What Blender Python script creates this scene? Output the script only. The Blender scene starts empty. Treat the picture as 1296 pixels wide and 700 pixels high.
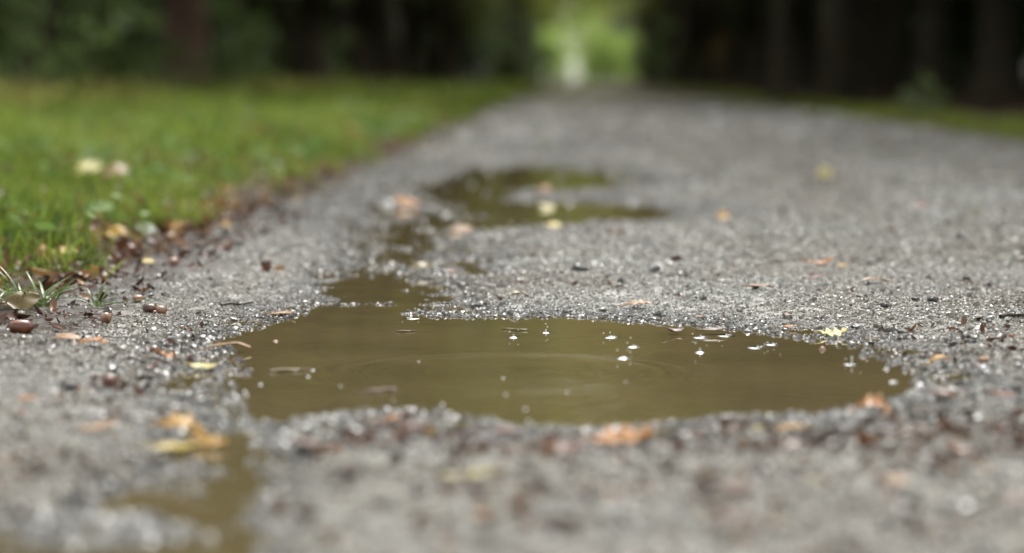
import bpy, math, random
import numpy as np
from mathutils import Vector, Matrix, Euler

R = math.radians
random.seed(7); rng = np.random.default_rng(11)
scene = bpy.context.scene
COL = scene.collection

# ------------------------------------------------------------------ camera
F = 3240.0; CX, CY = 648.0, 350.0           # focal length in photo pixels (90 mm on 36 mm)
CAMZ = 0.27
cam = bpy.data.cameras.new('camera'); camo = bpy.data.objects.new('camera', cam); COL.objects.link(camo)
cam.lens = 90; cam.sensor_width = 36; cam.clip_start = 0.05; cam.clip_end = 2000
camo.location = (0, 0, CAMZ)
camo.rotation_euler = Euler((R(90) - math.atan(252 / F), 0, math.atan(77 / F)), 'XYZ')
cam.dof.use_dof = True; cam.dof.focus_distance = 2.80; cam.dof.aperture_fstop = 3.2; cam.dof.aperture_blades = 0
scene.camera = camo
RM = camo.rotation_euler.to_matrix()

def G(px, py, z=0.0):
    """photo pixel -> point of the horizontal plane at height z"""
    d = RM @ Vector(((px - CX) / F, -(py - CY) / F, -1.0))
    t = (z - CAMZ) / d.z
    return (d.x * t, d.y * t)

def lat(px, d):
    return (px - 725.0) / F * d

# ------------------------------------------------------------------ noise / ground height
_T = np.random.default_rng(3).random((256, 256))
def vnoise(x, y, s, seed=0):
    x = np.asarray(x, float) * s + seed * 17.31; y = np.asarray(y, float) * s + seed * 9.77
    xi = np.floor(x).astype(np.int64); yi = np.floor(y).astype(np.int64)
    fx = x - xi; fy = y - yi
    fx = fx * fx * (3 - 2 * fx); fy = fy * fy * (3 - 2 * fy)
    a = _T[xi & 255, yi & 255]; b = _T[(xi + 1) & 255, yi & 255]
    c = _T[xi & 255, (yi + 1) & 255]; d = _T[(xi + 1) & 255, (yi + 1) & 255]
    return ((a * (1 - fx) + b * fx) * (1 - fy) + (c * (1 - fx) + d * fx) * fy) * 2 - 1

def sstep(a, b, v):
    t = np.clip((v - a) / (b - a), 0, 1)
    return t * t * (3 - 2 * t)

def poly_sdf(poly, x, y):
    """signed distance, negative inside"""
    P = np.array(poly); n = len(P)
    d2 = np.full(x.shape, 1e9); inside = np.zeros(x.shape, bool)
    for i in range(n):
        ax, ay = P[i]; bx, by = P[(i + 1) % n]
        ex, ey = bx - ax, by - ay
        t = np.clip(((x - ax) * ex + (y - ay) * ey) / (ex * ex + ey * ey + 1e-12), 0, 1)
        d2 = np.minimum(d2, (x - ax - t * ex) ** 2 + (y - ay - t * ey) ** 2)
        cond = ((ay > y) != (by > y))
        xs = ax + (y - ay) * ex / (ey if abs(ey) > 1e-12 else 1e-12)
        inside ^= cond & (x < xs)
    d = np.sqrt(d2)
    return np.where(inside, -d, d)

def pxpoly(pts): return [G(*p) for p in pts]
PUD_MAIN = pxpoly([(268,434),(300,420),(340,408),(375,398),(410,388),(470,386),(510,394),(560,400),(640,401),(750,403),(850,410),
                   (930,416),(1000,424),(1050,432),(1090,442),(1130,456),(1158,476),(1152,496),(1110,512),(1050,522),
                   (960,530),(880,534),(800,540),(720,545),(660,543),(620,531),(560,519),(480,521),(420,526),(380,538),(330,545),
                   (296,525),(283,495),(288,465),(280,445)])
PUD_CHAN = pxpoly([(400,395),(440,365),(470,335),(485,305),(495,280),(540,278),(560,296),(545,320),(520,345),(500,370),(505,396)])
PUD_SEC = pxpoly([(482,276),(492,252),(528,230),(580,212),(660,207),(740,212),(820,222),(805,238),(730,242),(668,241),(658,249),(672,256),
                  (720,256),(800,258),(850,262),(884,270),(850,278),(780,281),(700,284),(640,292),(560,296),(500,290)])
PUD_FAR = pxpoly([(668,153),(712,153),(722,166),(712,188),(690,196),(668,190),(656,170)])
SEEP = pxpoly([(275,552),(340,565),(345,605),(300,650),(285,720),(-20,720),(10,690),(110,655),(180,610),(240,560)])
ISLES = pxpoly([(420,392),(440,330),(470,270),(520,250),(640,290),(640,330),(560,396),(480,400)])

def ground_h(x, y, fine=True):
    x = np.asarray(x, float); y = np.asarray(y, float)
    sh = x.shape; x = x.ravel(); y = y.ravel()
    h = 0.012 + 0.004 * vnoise(x, y, 3.1, 1) + 0.006 * vnoise(x, y, 0.9, 2) * sstep(2.5, 5, y)
    near = (y > 0.8) & (y < 19) & (np.abs(x) < 1.6)
    xs, ys = x[near], y[near]
    sc = np.clip(ys / 2.6, 1, 4)
    dm = poly_sdf(PUD_MAIN, xs, ys) - .020 - .012 * vnoise(xs, ys, 8, 90)
    dc = poly_sdf(PUD_CHAN, xs, ys)
    d2 = poly_sdf(PUD_SEC, xs, ys)
    d3 = poly_sdf(PUD_FAR, xs, ys)
    ds = poly_sdf(SEEP, xs, ys); di = poly_sdf(ISLES, xs, ys)
    hn = h[near]
    base = hn
    out = np.minimum(np.minimum(dm, dc), np.minimum(d2 / np.clip(ys / 3.2, 1, 9), d3 / 3))
    rise = sstep(0.0, 0.22, out)
    hn = base * rise
    inn = np.minimum(np.minimum(dm, dc * .25), np.minimum(d2 * .8, d3 * .6))
    hn = hn - 0.022 * sstep(-0.02, 0.12, -inn)
    hn = hn * (1 - .55 * (1 - sstep(0.0, .5, np.minimum(d2, d3))))
    # shallow, half-drowned gravel
    shal = np.maximum(1 - sstep(-0.02, 0.06, ds), 0.95 * (1 - sstep(-0.05, 0.08, di)))
    hn = hn * (1 - 0.9 * shal) - 0.0036 * shal - .0046 * (1 - sstep(-.05, .03, dc)) - .0034 * (1 - sstep(-.05, .06, ds)) - .0026 * (1 - sstep(-.04, .15, ds))
    hn = hn + (0.0026 + 0.0016 * shal) * vnoise(xs, ys, 15, 4) + (0.0021 + .0022 * shal) * vnoise(xs, ys, 43, 5)
    # drop under the water fast past the rim so the surface is clean there
    h[near] = hn
    if fine:
        h = h + 0.0009 * vnoise(x, y, 110, 6) * (y < 8)
    edge = -0.60 + 0.05 * vnoise(y, y * 0, 0.8, 7)
    # verge to the left, low bank to the right
    h = h + 0.030 * sstep(0.0, 0.5, edge - x) + 0.05 * sstep(0.4, 3.5, edge - x)
    h = h + 0.03 * sstep(0.0, 0.6, x - 1.72) + 0.05 * sstep(0.8, 4, x - 1.72)
    h = h + 0.010 * vnoise(x, y, 2.2, 8) * sstep(0.05, .5, np.maximum(edge - x, x - 1.75))
    return h.reshape(sh)

def H(x, y): return float(ground_h(np.array([x]), np.array([y]))[0])

# ------------------------------------------------------------------ object helpers
def np_mesh(name, verts, faces, mat=None, parent=None, smooth=True, attrs=None):
    """verts (n,3), faces (m,k) all with k corners -> ONE mesh object"""
    me = bpy.data.meshes.new(name)
    verts = np.asarray(verts, np.float32); faces = np.asarray(faces, np.int32)
    m, k = faces.shape
    me.vertices.add(len(verts)); me.vertices.foreach_set('co', verts.ravel())
    me.loops.add(m * k); me.loops.foreach_set('vertex_index', faces.ravel())
    me.polygons.add(m); me.polygons.foreach_set('loop_start', np.arange(0, m * k, k, dtype=np.int32))
    me.polygons.foreach_set('loop_total', np.full(m, k, np.int32))
    me.polygons.foreach_set('use_smooth', np.full(m, smooth, bool))
    for an, av in (attrs or {}).items():
        a = me.attributes.new(an, 'FLOAT', 'POINT'); a.data.foreach_set('value', np.asarray(av, np.float32))
    me.update(calc_edges=True)
    if mat: me.materials.append(mat)
    o = bpy.data.objects.new(name, me); COL.objects.link(o)
    if parent: o.parent = parent
    return o

def tag(o, label=None, cat=None, group=None, kind=None):
    if label: o['label'] = label
    if cat: o['category'] = cat
    if group: o['group'] = group
    if kind: o['kind'] = kind
    return o

def empty(name, loc=(0, 0, 0)):
    o = bpy.data.objects.new(name, None); COL.objects.link(o); o.location = loc
    o.empty_display_size = 0.05
    return o

def copy_tree(o, parent=None):
    c = o.copy(); COL.objects.link(c)
    if parent: c.parent = parent
    for ch in list(o.children): copy_tree(ch, c)
    return c

class MB:
    """collects tubes and grids, all quads"""
    def __init__(s): s.v = []; s.f = []
    def grid(s, V):           # V (n,m,3)
        n, m = V.shape[:2]; o = len(s.v)
        s.v.extend(V.reshape(-1, 3).tolist())
        for i in range(n - 1):
            for j in range(m - 1):
                a = o + i * m + j
                s.f.append((a, a + 1, a + m + 1, a + m))
    def tube(s, pts, rad, k=8):
        pts = np.array(pts, float); n = len(pts); V = np.zeros((n, k + 1, 3))
        for i in range(n):
            t = pts[min(i + 1, n - 1)] - pts[max(i - 1, 0)]; t /= np.linalg.norm(t) + 1e-9
            a = np.array([1, 0, 0]) if abs(t[0]) < .8 else np.array([0, 1, 0])
            u = np.cross(t, a); u /= np.linalg.norm(u); w = np.cross(t, u)
            for j in range(k + 1):
                th = 2 * math.pi * (j % k) / k
                V[i, j] = pts[i] + rad[i] * (math.cos(th) * u + math.sin(th) * w)
        s.grid(V)
    def build(s, name, mat, parent=None, smooth=True):
        return np_mesh(name, s.v, s.f, mat, parent, smooth)

def lathe(prof, k=16):
    b = MB(); V = np.zeros((len(prof), k + 1, 3))
    for i, (r, z) in enumerate(prof):
        for j in range(k + 1):
            th = 2 * math.pi * (j % k) / k
            V[i, j] = (r * math.cos(th), r * math.sin(th), z)
    b.grid(V); return b

# ------------------------------------------------------------------ materials
def new_mat(name):
    m = bpy.data.materials.new(name); m.use_nodes = True
    nt = m.node_tree; bs = nt.nodes['Principled BSDF']
    return m, nt, bs
def N(nt, t, **kw):
    n = nt.nodes.new(t)
    for k, v in kw.items(): setattr(n, k, v)
    return n
def ramp(nt, src, stops):
    r = N(nt, 'ShaderNodeValToRGB'); e = r.color_ramp.elements
    while len(e) < len(stops): e.new(0.5)
    for i, (p, c) in enumerate(stops): e[i].position = p; e[i].color = (*c, 1)
    nt.links.new(src, r.inputs[0]); return r.outputs[0]
def noise(nt, scale, detail=4, rough=.6, coord='Object', vec=None):
    if vec is None:
        tc = N(nt, 'ShaderNodeTexCoord'); vec = tc.outputs[coord]
    n = N(nt, 'ShaderNodeTexNoise'); n.inputs['Scale'].default_value = scale
    n.inputs['Detail'].default_value = detail; n.inputs['Roughness'].default_value = rough
    nt.links.new(vec, n.inputs['Vector']); return n.outputs['Fac']
def bump(nt, bs, src, strength, dist):
    b = N(nt, 'ShaderNodeBump'); b.inputs['Strength'].default_value = strength; b.inputs['Distance'].default_value = dist
    nt.links.new(src, b.inputs['Height']); nt.links.new(b.outputs[0], bs.inputs['Normal']); return b

def noisy(name, stops, scale, rough=.5, bstr=.4, bdist=.001, bscale=None, coat=0, coord='Object'):
    m, nt, bs = new_mat(name)
    nt.links.new(ramp(nt, noise(nt, scale, coord=coord), stops), bs.inputs['Base Color'])
    bs.inputs['Roughness'].default_value = rough
    bs.inputs['Coat Weight'].default_value = coat; bs.inputs['Coat Roughness'].default_value = .08
    if bstr: bump(nt, bs, noise(nt, bscale or scale * 3, coord=coord), bstr, bdist)
    return m

def attr_mat(name, stops, rough=.45, transl=0.0, attr='tint', spec=.5):
    """colour picked along a ramp by a per-leaf random attribute; leaves let light through"""
    m, nt, bs = new_mat(name)
    a = N(nt, 'ShaderNodeAttribute'); a.attribute_name = attr
    c = ramp(nt, a.outputs['Fac'], stops)
    nt.links.new(c, bs.inputs['Base Color']); bs.inputs['Roughness'].default_value = rough
    bs.inputs['Specular IOR Level'].default_value = spec
    if transl:
        t = N(nt, 'ShaderNodeBsdfTranslucent'); nt.links.new(c, t.inputs[0])
        mx = N(nt, 'ShaderNodeMixShader'); mx.inputs[0].default_value = transl
        nt.links.new(bs.outputs[0], mx.inputs[1]); nt.links.new(t.outputs[0], mx.inputs[2])
        nt.links.new(mx.outputs[0], nt.nodes['Material Output'].inputs['Surface'])
    return m

def leaf_mat(name, base, vein, spot, rough=.42, transl=.25):
    m, nt, bs = new_mat(name)
    n = noise(nt, 90, 5, .65)
    c = ramp(nt, n, [(.30, spot), (.46, base), (.62, base), (.80, vein)])
    nt.links.new(c, bs.inputs['Base Color']); bs.inputs['Roughness'].default_value = rough
    bs.inputs['Coat Weight'].default_value = .12; bs.inputs['Coat Roughness'].default_value = .15; bs.inputs['Specular IOR Level'].default_value = .35
    bump(nt, bs, noise(nt, 260, 3), .5, .0006)
    t = N(nt, 'ShaderNodeBsdfTranslucent'); nt.links.new(c, t.inputs[0])
    mx = N(nt, 'ShaderNodeMixShader'); mx.inputs[0].default_value = transl
    nt.links.new(bs.outputs[0], mx.inputs[1]); nt.links.new(t.outputs[0], mx.inputs[2])
    nt.links.new(mx.outputs[0], nt.nodes['Material Output'].inputs['Surface'])
    return m

def wetness(nt, bs):
    """brown damp patches in the grit, and darker soaked grit just above the water line"""
    src = bs.inputs['Base Color'].links[0].from_socket
    ge = N(nt, 'ShaderNodeNewGeometry'); sp = N(nt, 'ShaderNodeSeparateXYZ'); nt.links.new(ge.outputs['Position'], sp.inputs[0])
    c1 = ramp(nt, noise(nt, 2.6, 5, .62, vec=ge.outputs['Position']), [(.30, (.56, .47, .38)), (.46, (.86, .81, .73)), (.60, (1.0, 1.0, .97)), (.75, (1.12, 1.12, 1.1))])
    mr = N(nt, 'ShaderNodeMapRange'); nt.links.new(sp.outputs['Z'], mr.inputs['Value'])
    mr.inputs['From Min'].default_value = .0005; mr.inputs['From Max'].default_value = .0075; mr.inputs['To Min'].default_value = .42; mr.inputs['To Max'].default_value = 1
    m_ = N(nt, 'ShaderNodeMix', data_type='RGBA', blend_type='MULTIPLY'); m_.inputs[0].default_value = 1
    nt.links.new(src, m_.inputs[6]); nt.links.new(c1, m_.inputs[7])
    m2_ = N(nt, 'ShaderNodeMix', data_type='RGBA', blend_type='MULTIPLY'); m2_.inputs[0].default_value = 1
    nt.links.new(m_.outputs[2], m2_.inputs[6]); nt.links.new(mr.outputs[0], m2_.inputs[7])
    nt.links.new(m2_.outputs[2], bs.inputs['Base Color'])
# road: wet grit
M_road, nt, bs = new_mat('wet_grit')
nb = noise(nt, 6, 4); nf = noise(nt, 420, 3, .7)
mx = N(nt, 'ShaderNodeMix', data_type='RGBA', blend_type='MULTIPLY'); mx.inputs[0].default_value = .8
nt.links.new(ramp(nt, nf, [(.30, (.088, .086, .074)), (.5, (.148, .146, .127)), (.68, (.23, .228, .202))]), mx.inputs[6])
nt.links.new(ramp(nt, nb, [(.3, (.66, .58, .50)), (.65, (1, .99, .97))]), mx.inputs[7])
sx = N(nt, 'ShaderNodeSeparateXYZ'); tco = N(nt, 'ShaderNodeTexCoord'); nt.links.new(tco.outputs['Object'], sx.inputs[0])
def madd(src, mul, add, other=None):
    n_ = N(nt, 'ShaderNodeMath', operation='MULTIPLY_ADD'); nt.links.new(src, n_.inputs[0]); n_.inputs[1].default_value = mul; n_.inputs[2].default_value = add
    if other is not None: nt.links.new(other, n_.inputs[2])
    return n_.outputs[0]
edge_v = madd(sx.outputs[0], -8.0, 0, madd(noise(nt, 5, 4), 1.6, -3.95))      # about 0.5 at x = -0.5
m1 = N(nt, 'ShaderNodeMix', data_type='RGBA'); nt.links.new(ramp(nt, edge_v, [(.35, (0, 0, 0)), (.95, (1, 1, 1))]), m1.inputs[0])
nt.links.new(mx.outputs[2], m1.inputs[6]); nt.links.new(ramp(nt, nf, [(.3, (.018, .014, .011)), (.7, (.085, .07, .055))]), m1.inputs[7])
far_shade = madd(sx.outputs[1], .08, 0, madd(noise(nt, .5, 3), .6, -2.35))  # far stretch of road darkened in its colour, standing in for canopy shade
m2 = N(nt, 'ShaderNodeMix', data_type='RGBA'); nt.links.new(ramp(nt, far_shade, [(.0, (0, 0, 0)), (.5, (1, 1, 1))]), m2.inputs[0])
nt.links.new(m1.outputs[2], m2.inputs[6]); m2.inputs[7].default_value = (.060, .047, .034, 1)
nt.links.new(ramp(nt, far_shade, [(.0, (.5,) * 3), (.5, (.04,) * 3)]), bs.inputs['Specular IOR Level'])
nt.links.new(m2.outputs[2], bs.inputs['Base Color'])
wetness(nt, bs)
nt.links.new(ramp(nt, noise(nt, 25, 3), [(.3, (.18,) * 3), (.7, (.42,) * 3)]), bs.inputs['Roughness'])
bump(nt, bs, nf, .5, .002)

M_stone, nt, bs = new_mat('wet_gravel_stone')
oi = N(nt, 'ShaderNodeObjectInfo')
nt.links.new(ramp(nt, oi.outputs['Random'], [(0, (.02, .019, .016)), (.09, (.075, .073, .062)), (.40, (.152, .152, .132)), (.62, (.142, .122, .094)),
     (.72, (.20, .20, .178)), (.9, (.27, .27, .244)), (.97, (.38, .38, .35))]), bs.inputs['Base Color'])
wetness(nt, bs)
bs.inputs['Roughness'].default_value = .36; bs.inputs['Coat Weight'].default_value = .25; bs.inputs['Coat Roughness'].default_value = .12

M_ground = noisy('forest_soil', [(.3, (.018, .013, .008)), (.5, (.045, .033, .018)), (.7, (.085, .055, .028))], 9, .6, .8, .01, 40)
M_ground.node_tree.nodes['Principled BSDF'].inputs['Specular IOR Level'].default_value = .06
M_dark = noisy('dark_stone', [(.3, (.005, .005, .005)), (.7, (.018, .017, .016))], 120, .4, .6, .001, 300, coat=.1)
M_grey = noisy('pale_stone', [(.3, (.28, .27, .26)), (.7, (.5, .49, .48))], 120, .3, .5, .001, 300, coat=.5)
M_pink = noisy('pinkish_stone', [(.3, (.30, .17, .13)), (.7, (.48, .32, .27))], 120, .35, .5, .001, 300, coat=.4)

M_water, nt, bs = new_mat('muddy_water')
nt.links.new(ramp(nt, noise(nt, 5, 3), [(.3, (.074, .058, .027)), (.7, (.102, .078, .037))]), bs.inputs['Base Color'])
bs.inputs['Roughness'].default_value = .03; bs.inputs['IOR'].default_value = 1.33
M_clear, nt, bs = new_mat('clear_water')
bs.inputs['Base Color'].default_value = (.95, .97, .97, 1); bs.inputs['Roughness'].default_value = .0
bs.inputs['IOR'].default_value = 1.33; bs.inputs['Transmission Weight'].default_value = 1

M_glint, nt, bs = new_mat('white_glint_water'); bs.inputs['Base Color'].default_value = (.72, .74, .72, 1); bs.inputs['Roughness'].default_value = .12; bs.inputs['IOR'].default_value = 1.33  # white base colour paints the sky's reflection onto splash jets, droplets and bubbles
M_bark = noisy('dark_bark', [(.3, (.030, .023, .012)), (.7, (.095, .074, .040))], 14, .8, 1, .03, 30)
M_bark_red = noisy('brown_bark', [(.3, (.13, .08, .058)), (.7, (.34, .21, .145))], 12, .8, 1, .03, 30)
M_bark_green = noisy('mossy_bark', [(.3, (.05, .05, .03)), (.7, (.15, .15, .085))], 12, .8, 1, .03, 30)
GREEN = [(0, (.035, .06, .012)), (.5, (.07, .11, .022)), (1, (.12, .15, .03))]
M_crown = attr_mat('leaf_green', GREEN, .45, .5)
M_crown_dk = attr_mat('leaf_dark_green', [(0, (.035, .056, .017)), (1, (.09, .13, .035))], .5, .4)
M_crown_ol = attr_mat('leaf_olive', [(0, (.07, .08, .016)), (.6, (.13, .13, .025)), (1, (.19, .15, .03))], .45, .5)
M_crown_ar = attr_mat('leaf_arch_olive', [(0, (.12, .15, .022)), (.6, (.22, .25, .04)), (1, (.32, .28, .055))], .5, .55, spec=.2)
M_crown_br = attr_mat('leaf_arch_bronze', [(0, (.14, .12, .03)), (.6, (.26, .20, .055)), (1, (.34, .23, .07))], .5, .55, spec=.2)
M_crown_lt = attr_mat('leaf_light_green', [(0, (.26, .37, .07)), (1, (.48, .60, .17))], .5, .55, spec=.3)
M_shrub = attr_mat('shrub_leaf', [(0, (.08, .13, .03)), (.6, (.20, .29, .08)), (1, (.32, .42, .18))], .35, .4)
M_grass = attr_mat('grass_blade', [(0, (.045, .065, .012)), (.3, (.12, .185, .022)), (.65, (.235, .325, .045)), (.85, (.34, .37, .10)), (.90, (.24, .16, .06)), (1, (.20, .105, .045))], .55, .42, spec=.10)
M_tuft = attr_mat('tuft_blade', [(0, (.05, .10, .012)), (1, (.12, .20, .03))], .3, .35)
M_weed = attr_mat('weed_leaf', [(0, (.07, .12, .024)), (.6, (.14, .23, .055)), (1, (.22, .31, .11))], .5, .4, spec=.15)
M_litter = attr_mat('leaf_fragment', [(0, (.02, .011, .008)), (.35, (.065, .030, .018)), (.6, (.13, .058, .03)), (.8, (.26, .14, .06)), (1, (.38, .24, .05))], .4, .2)
M_twig = noisy('twig_bark', [(.3, (.015, .010, .007)), (.7, (.055, .036, .024))], 150, .5, .8, .001, 300)
M_nut = noisy('acorn_shell', [(.3, (.05, .017, .008)), (.5, (.13, .042, .016)), (.7, (.24, .10, .045))], 110, .3, .15, .0004, 300, coat=.25)
M_nut_pale = noisy('acorn_shell_pale', [(.3, (.09, .04, .022)), (.5, (.22, .11, .06)), (.7, (.36, .22, .13))], 110, .3, .15, .0004, 300, coat=.25)
M_nut_dark = noisy('acorn_shell_dark', [(.3, (.05, .018, .010)), (.7, (.14, .05, .025))], 60, .25, .15, .0004, 300, coat=.5)
M_cup = noisy('acorn_cup', [(.3, (.03, .02, .012)), (.7, (.11, .07, .04))], 250, .6, 1, .001, 500)
LM = {
 'yellow': leaf_mat('leaf_yellow', (0.484, 0.370, 0.081), (0.549, 0.451, 0.161), (0.282, 0.161, 0.033)),
 'pale':   leaf_mat('leaf_pale_yellow', (0.532, 0.468, 0.177), (0.580, 0.532, 0.290), (0.403, 0.290, 0.096)),
 'gold':   leaf_mat('leaf_gold', (0.443, 0.242, 0.025), (0.499, 0.338, 0.065), (0.202, 0.081, 0.016)),
 'orange': leaf_mat('leaf_orange', (0.419, 0.177, 0.033), (0.499, 0.290, 0.096), (0.146, 0.056, 0.016)),
 'peach':  leaf_mat('leaf_peach', (0.341, 0.205, 0.105), (0.384, 0.279, 0.174), (0.186, 0.093, 0.043)),
 'red':    leaf_mat('leaf_red', (0.149, 0.043, 0.014), (0.211, 0.081, 0.031), (0.074, 0.019, 0.007)),
 'brown':  leaf_mat('leaf_brown', (0.118, 0.056, 0.028), (0.186, 0.105, 0.056), (0.043, 0.019, 0.010)),
 'dark':   leaf_mat('leaf_dark_brown', (0.034, 0.017, 0.011), (0.074, 0.037, 0.022), (0.012, 0.007, 0.006)),
 'pink':   leaf_mat('leaf_pinkish_brown', (0.205, 0.118, 0.087), (0.260, 0.174, 0.136), (0.093, 0.050, 0.037)),
 'olive':  leaf_mat('leaf_olive_brown', (0.149, 0.112, 0.037), (0.211, 0.161, 0.062), (0.062, 0.037, 0.012)),
 'green':  leaf_mat('leaf_grey_green', (0.099, 0.136, 0.062), (0.161, 0.198, 0.112), (0.050, 0.062, 0.025)),
}

# ------------------------------------------------------------------ ground and road: one grid, split at the road edges
def axis(lo, hi, step, end_lo, end_hi, g):
    a = list(np.arange(lo, hi, step)); s = step; v = a[-1]
    while v < end_hi: s *= g; v += s; a.append(v)
    s = step; v = lo; b = []
    while v > end_lo: s *= g; v -= s; b.append(v)
    return np.array(b[::-1] + a)
GXs = axis(-0.72, 0.62, 0.0055, -700, 700, 1.045)
GYs = axis(1.15, 3.4, 0.0055, -400, 1500, 1.013)
XX, YY = np.meshgrid(GXs, GYs, indexing='ij')
ZZ = ground_h(XX, YY)
nx, ny = XX.shape
V = np.stack([XX, YY, ZZ], -1).reshape(-1, 3)
ii, jj = np.meshgrid(np.arange(nx - 1), np.arange(ny - 1), indexing='ij')
a = (ii * ny + jj).ravel()
Fq = np.stack([a, a + ny, a + ny + 1, a + 1], -1)
fx = V[Fq][:, :, 0].mean(1); fy = V[Fq][:, :, 1].mean(1)
isroad = (fx > -0.62 + 0.05 * vnoise(fy, fy * 0, 0.8, 7) + .03 * vnoise(fx, fy, 9, 3)) & (fx < 1.76 + .06 * vnoise(fy, fy * 0, .7, 12)) & (fy < 400)
def sub(mask, name, mat):
    f = Fq[mask]; u, inv = np.unique(f, return_inverse=True)
    return np_mesh(name, V[u], inv.reshape(f.shape), mat)
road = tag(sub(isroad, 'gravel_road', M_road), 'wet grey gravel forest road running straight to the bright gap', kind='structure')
gnd = tag(sub(~isroad, 'ground', M_ground), 'dark brown soil of the verge and forest floor', kind='structure')

# ------------------------------------------------------------------ gravel: instanced wet stones
def gravel_points():
    P = []; S = []
    def band(x0, x1, y0, y1, dens, smin, smax, pw=2.0):
        n = int((x1 - x0) * (y1 - y0) * dens)
        x = rng.uniform(x0, x1, n); y = rng.uniform(y0, y1, n)
        P.append(np.stack([x, y], -1)); S.append(smin + (smax - smin) * rng.random(n) ** pw)
    band(-.66, .62, 1.2, 3.5, 74000, .0009, .0023)
    band(-.66, .75, 1.2, 3.6, 900, .0024, .0052)
    band(-.66, 1.0, 3.5, 6.0, 26000, .0014, .0036)
    band(-.66, 1.76, 6.0, 11, 6000, .0022, .006)
    band(.62, 1.76, 2.0, 6.0, 3000, .003, .007)
    band(-.55, .55, 1.2, 2.02, 1800, .0020, .0056, 1.8)
    band(.16, .55, 1.9, 2.75, 2400, .0018, .0050, 1.8)
    band(-.45, -.26, 1.9, 2.7, 2600, .002, .0055, 1.6)
    band(-.66, -.48, 2.0, 4.5, 3500, .0015, .0050, 1.6)
    band(-.66, 1.76, 11, 24, 700, .007, .016)
    P = np.concatenate(P); S = np.concatenate(S)
    # stones half sunk along the rim of the large puddle
    Q = np.array(PUD_MAIN); k = rng.integers(0, len(Q), 5200); t = rng.random(5200)[:, None]
    q = Q[k] * (1 - t) + Q[(k + 1) % len(Q)] * t + rng.normal(0, .016, (5200, 2))
    qs = .0012 + .0036 * rng.random(5200) ** 2
    for poly, cnt in ((ISLES, 2600), (SEEP, 3400), (PUD_SEC, 900)):
        lo, hi = np.min(poly, 0), np.max(poly, 0); z_ = rng.uniform(lo, hi, (cnt * 2, 2))
        z_ = z_[(poly_sdf(poly, z_[:, 0], z_[:, 1]) < .05) & (vnoise(z_[:, 0], z_[:, 1], 9, 80) > .05)][:cnt]
        q = np.concatenate([q, z_]); qs = np.concatenate([qs, (.0014 + .0042 * rng.random(len(z_)) ** 2.2) * np.clip(z_[:, 1] / 3.4, 1, 2)])
    P = np.concatenate([P, q]); S = np.concatenate([S, qs]); nrim = len(q)
    h = ground_h(P[:, 0], P[:, 1])
    rim = np.zeros(len(P), bool); rim[-nrim:] = h[-nrim:] > -.007
    h = np.where(rim, np.maximum(h, -S * .55), h)
    # loose grit lies in drifts; packed patches between them are almost bare of it
    pack = vnoise(P[:, 0], P[:, 1] * .5, 4.5, 60) * .6 + vnoise(P[:, 0], P[:, 1] * .7, 13, 61) * .45
    keep = (h + S * .75 > -0.0005) & ((rng.random(len(P)) < np.clip(.62 + .75 * pack, .10, 1)) | (S < .0016))
    keep &= P[:, 0] > -0.62 + 0.05 * vnoise(P[:, 1], P[:, 1] * 0, 0.8, 7)
    keep &= rng.random(len(P)) > .93 * sstep(-.46, -.54, P[:, 0] + .06 * vnoise(P[:, 0], P[:, 1], 6, 50)) * sstep(2.28, 2.55, P[:, 1])
    P, S, h, rim = P[keep], S[keep], h[keep], rim[keep]
    return np.column_stack([P, h + np.where(rim, S * .2, S * np.where(S < .0024, -.12, .12))]), S
GP, GS = gravel_points()
gm = bpy.data.meshes.new('gravel'); gm.vertices.add(len(GP)); gm.vertices.foreach_set('co', GP.astype(np.float32).ravel())
a_ = gm.attributes.new('gs', 'FLOAT', 'POINT'); a_.data.foreach_set('value', GS.astype(np.float32))
gravel = bpy.data.objects.new('gravel', gm); COL.objects.link(gravel); gm.materials.append(M_stone)
tag(gravel, 'loose wet grey and brown grit covering the road', kind='stuff')
ng = bpy.data.node_groups.new('gravel_scatter', 'GeometryNodeTree')
ng.interface.new_socket('Geometry', in_out='INPUT', socket_type='NodeSocketGeometry')
ng.interface.new_socket('Geometry', in_out='OUTPUT', socket_type='NodeSocketGeometry')
L = ng.links.new
gi = ng.nodes.new('NodeGroupInput'); go = ng.nodes.new('NodeGroupOutput')
mp = ng.nodes.new('GeometryNodeMeshToPoints'); L(gi.outputs[0], mp.inputs[0])
jn = ng.nodes.new('GeometryNodeJoinGeometry')
for k in range(6):
    ic = ng.nodes.new('GeometryNodeMeshIcoSphere'); ic.inputs['Radius'].default_value = 1; ic.inputs['Subdivisions'].default_value = 2
    sp = ng.nodes.new('GeometryNodeSetPosition'); L(ic.outputs[0], sp.inputs[0])
    nz = ng.nodes.new('ShaderNodeTexNoise'); nz.noise_dimensions = '4D'; nz.inputs['W'].default_value = k * 7.3
    nz.inputs['Scale'].default_value = 1.1; nz.inputs['Detail'].default_value = 2
    po = ng.nodes.new('GeometryNodeInputPosition'); L(po.outputs[0], nz.inputs['Vector'])
    vm = ng.nodes.new('ShaderNodeVectorMath'); vm.operation = 'SUBTRACT'; L(nz.outputs['Color'], vm.inputs[0]); vm.inputs[1].default_value = (.5, .5, .5)
    vs = ng.nodes.new('ShaderNodeVectorMath'); vs.operation = 'MULTIPLY'; L(vm.outputs[0], vs.inputs[0]); vs.inputs[1].default_value = (2.2, 1.8, 1.8)
    L(vs.outputs[0], sp.inputs['Offset'])
    st = ng.nodes.new('GeometryNodeSetMaterial'); st.inputs['Material'].default_value = M_stone; L(sp.outputs[0], st.inputs[0])
    g2 = ng.nodes.new('GeometryNodeGeometryToInstance'); L(st.outputs[0], g2.inputs[0]); L(g2.outputs[0], jn.inputs[0])
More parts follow.
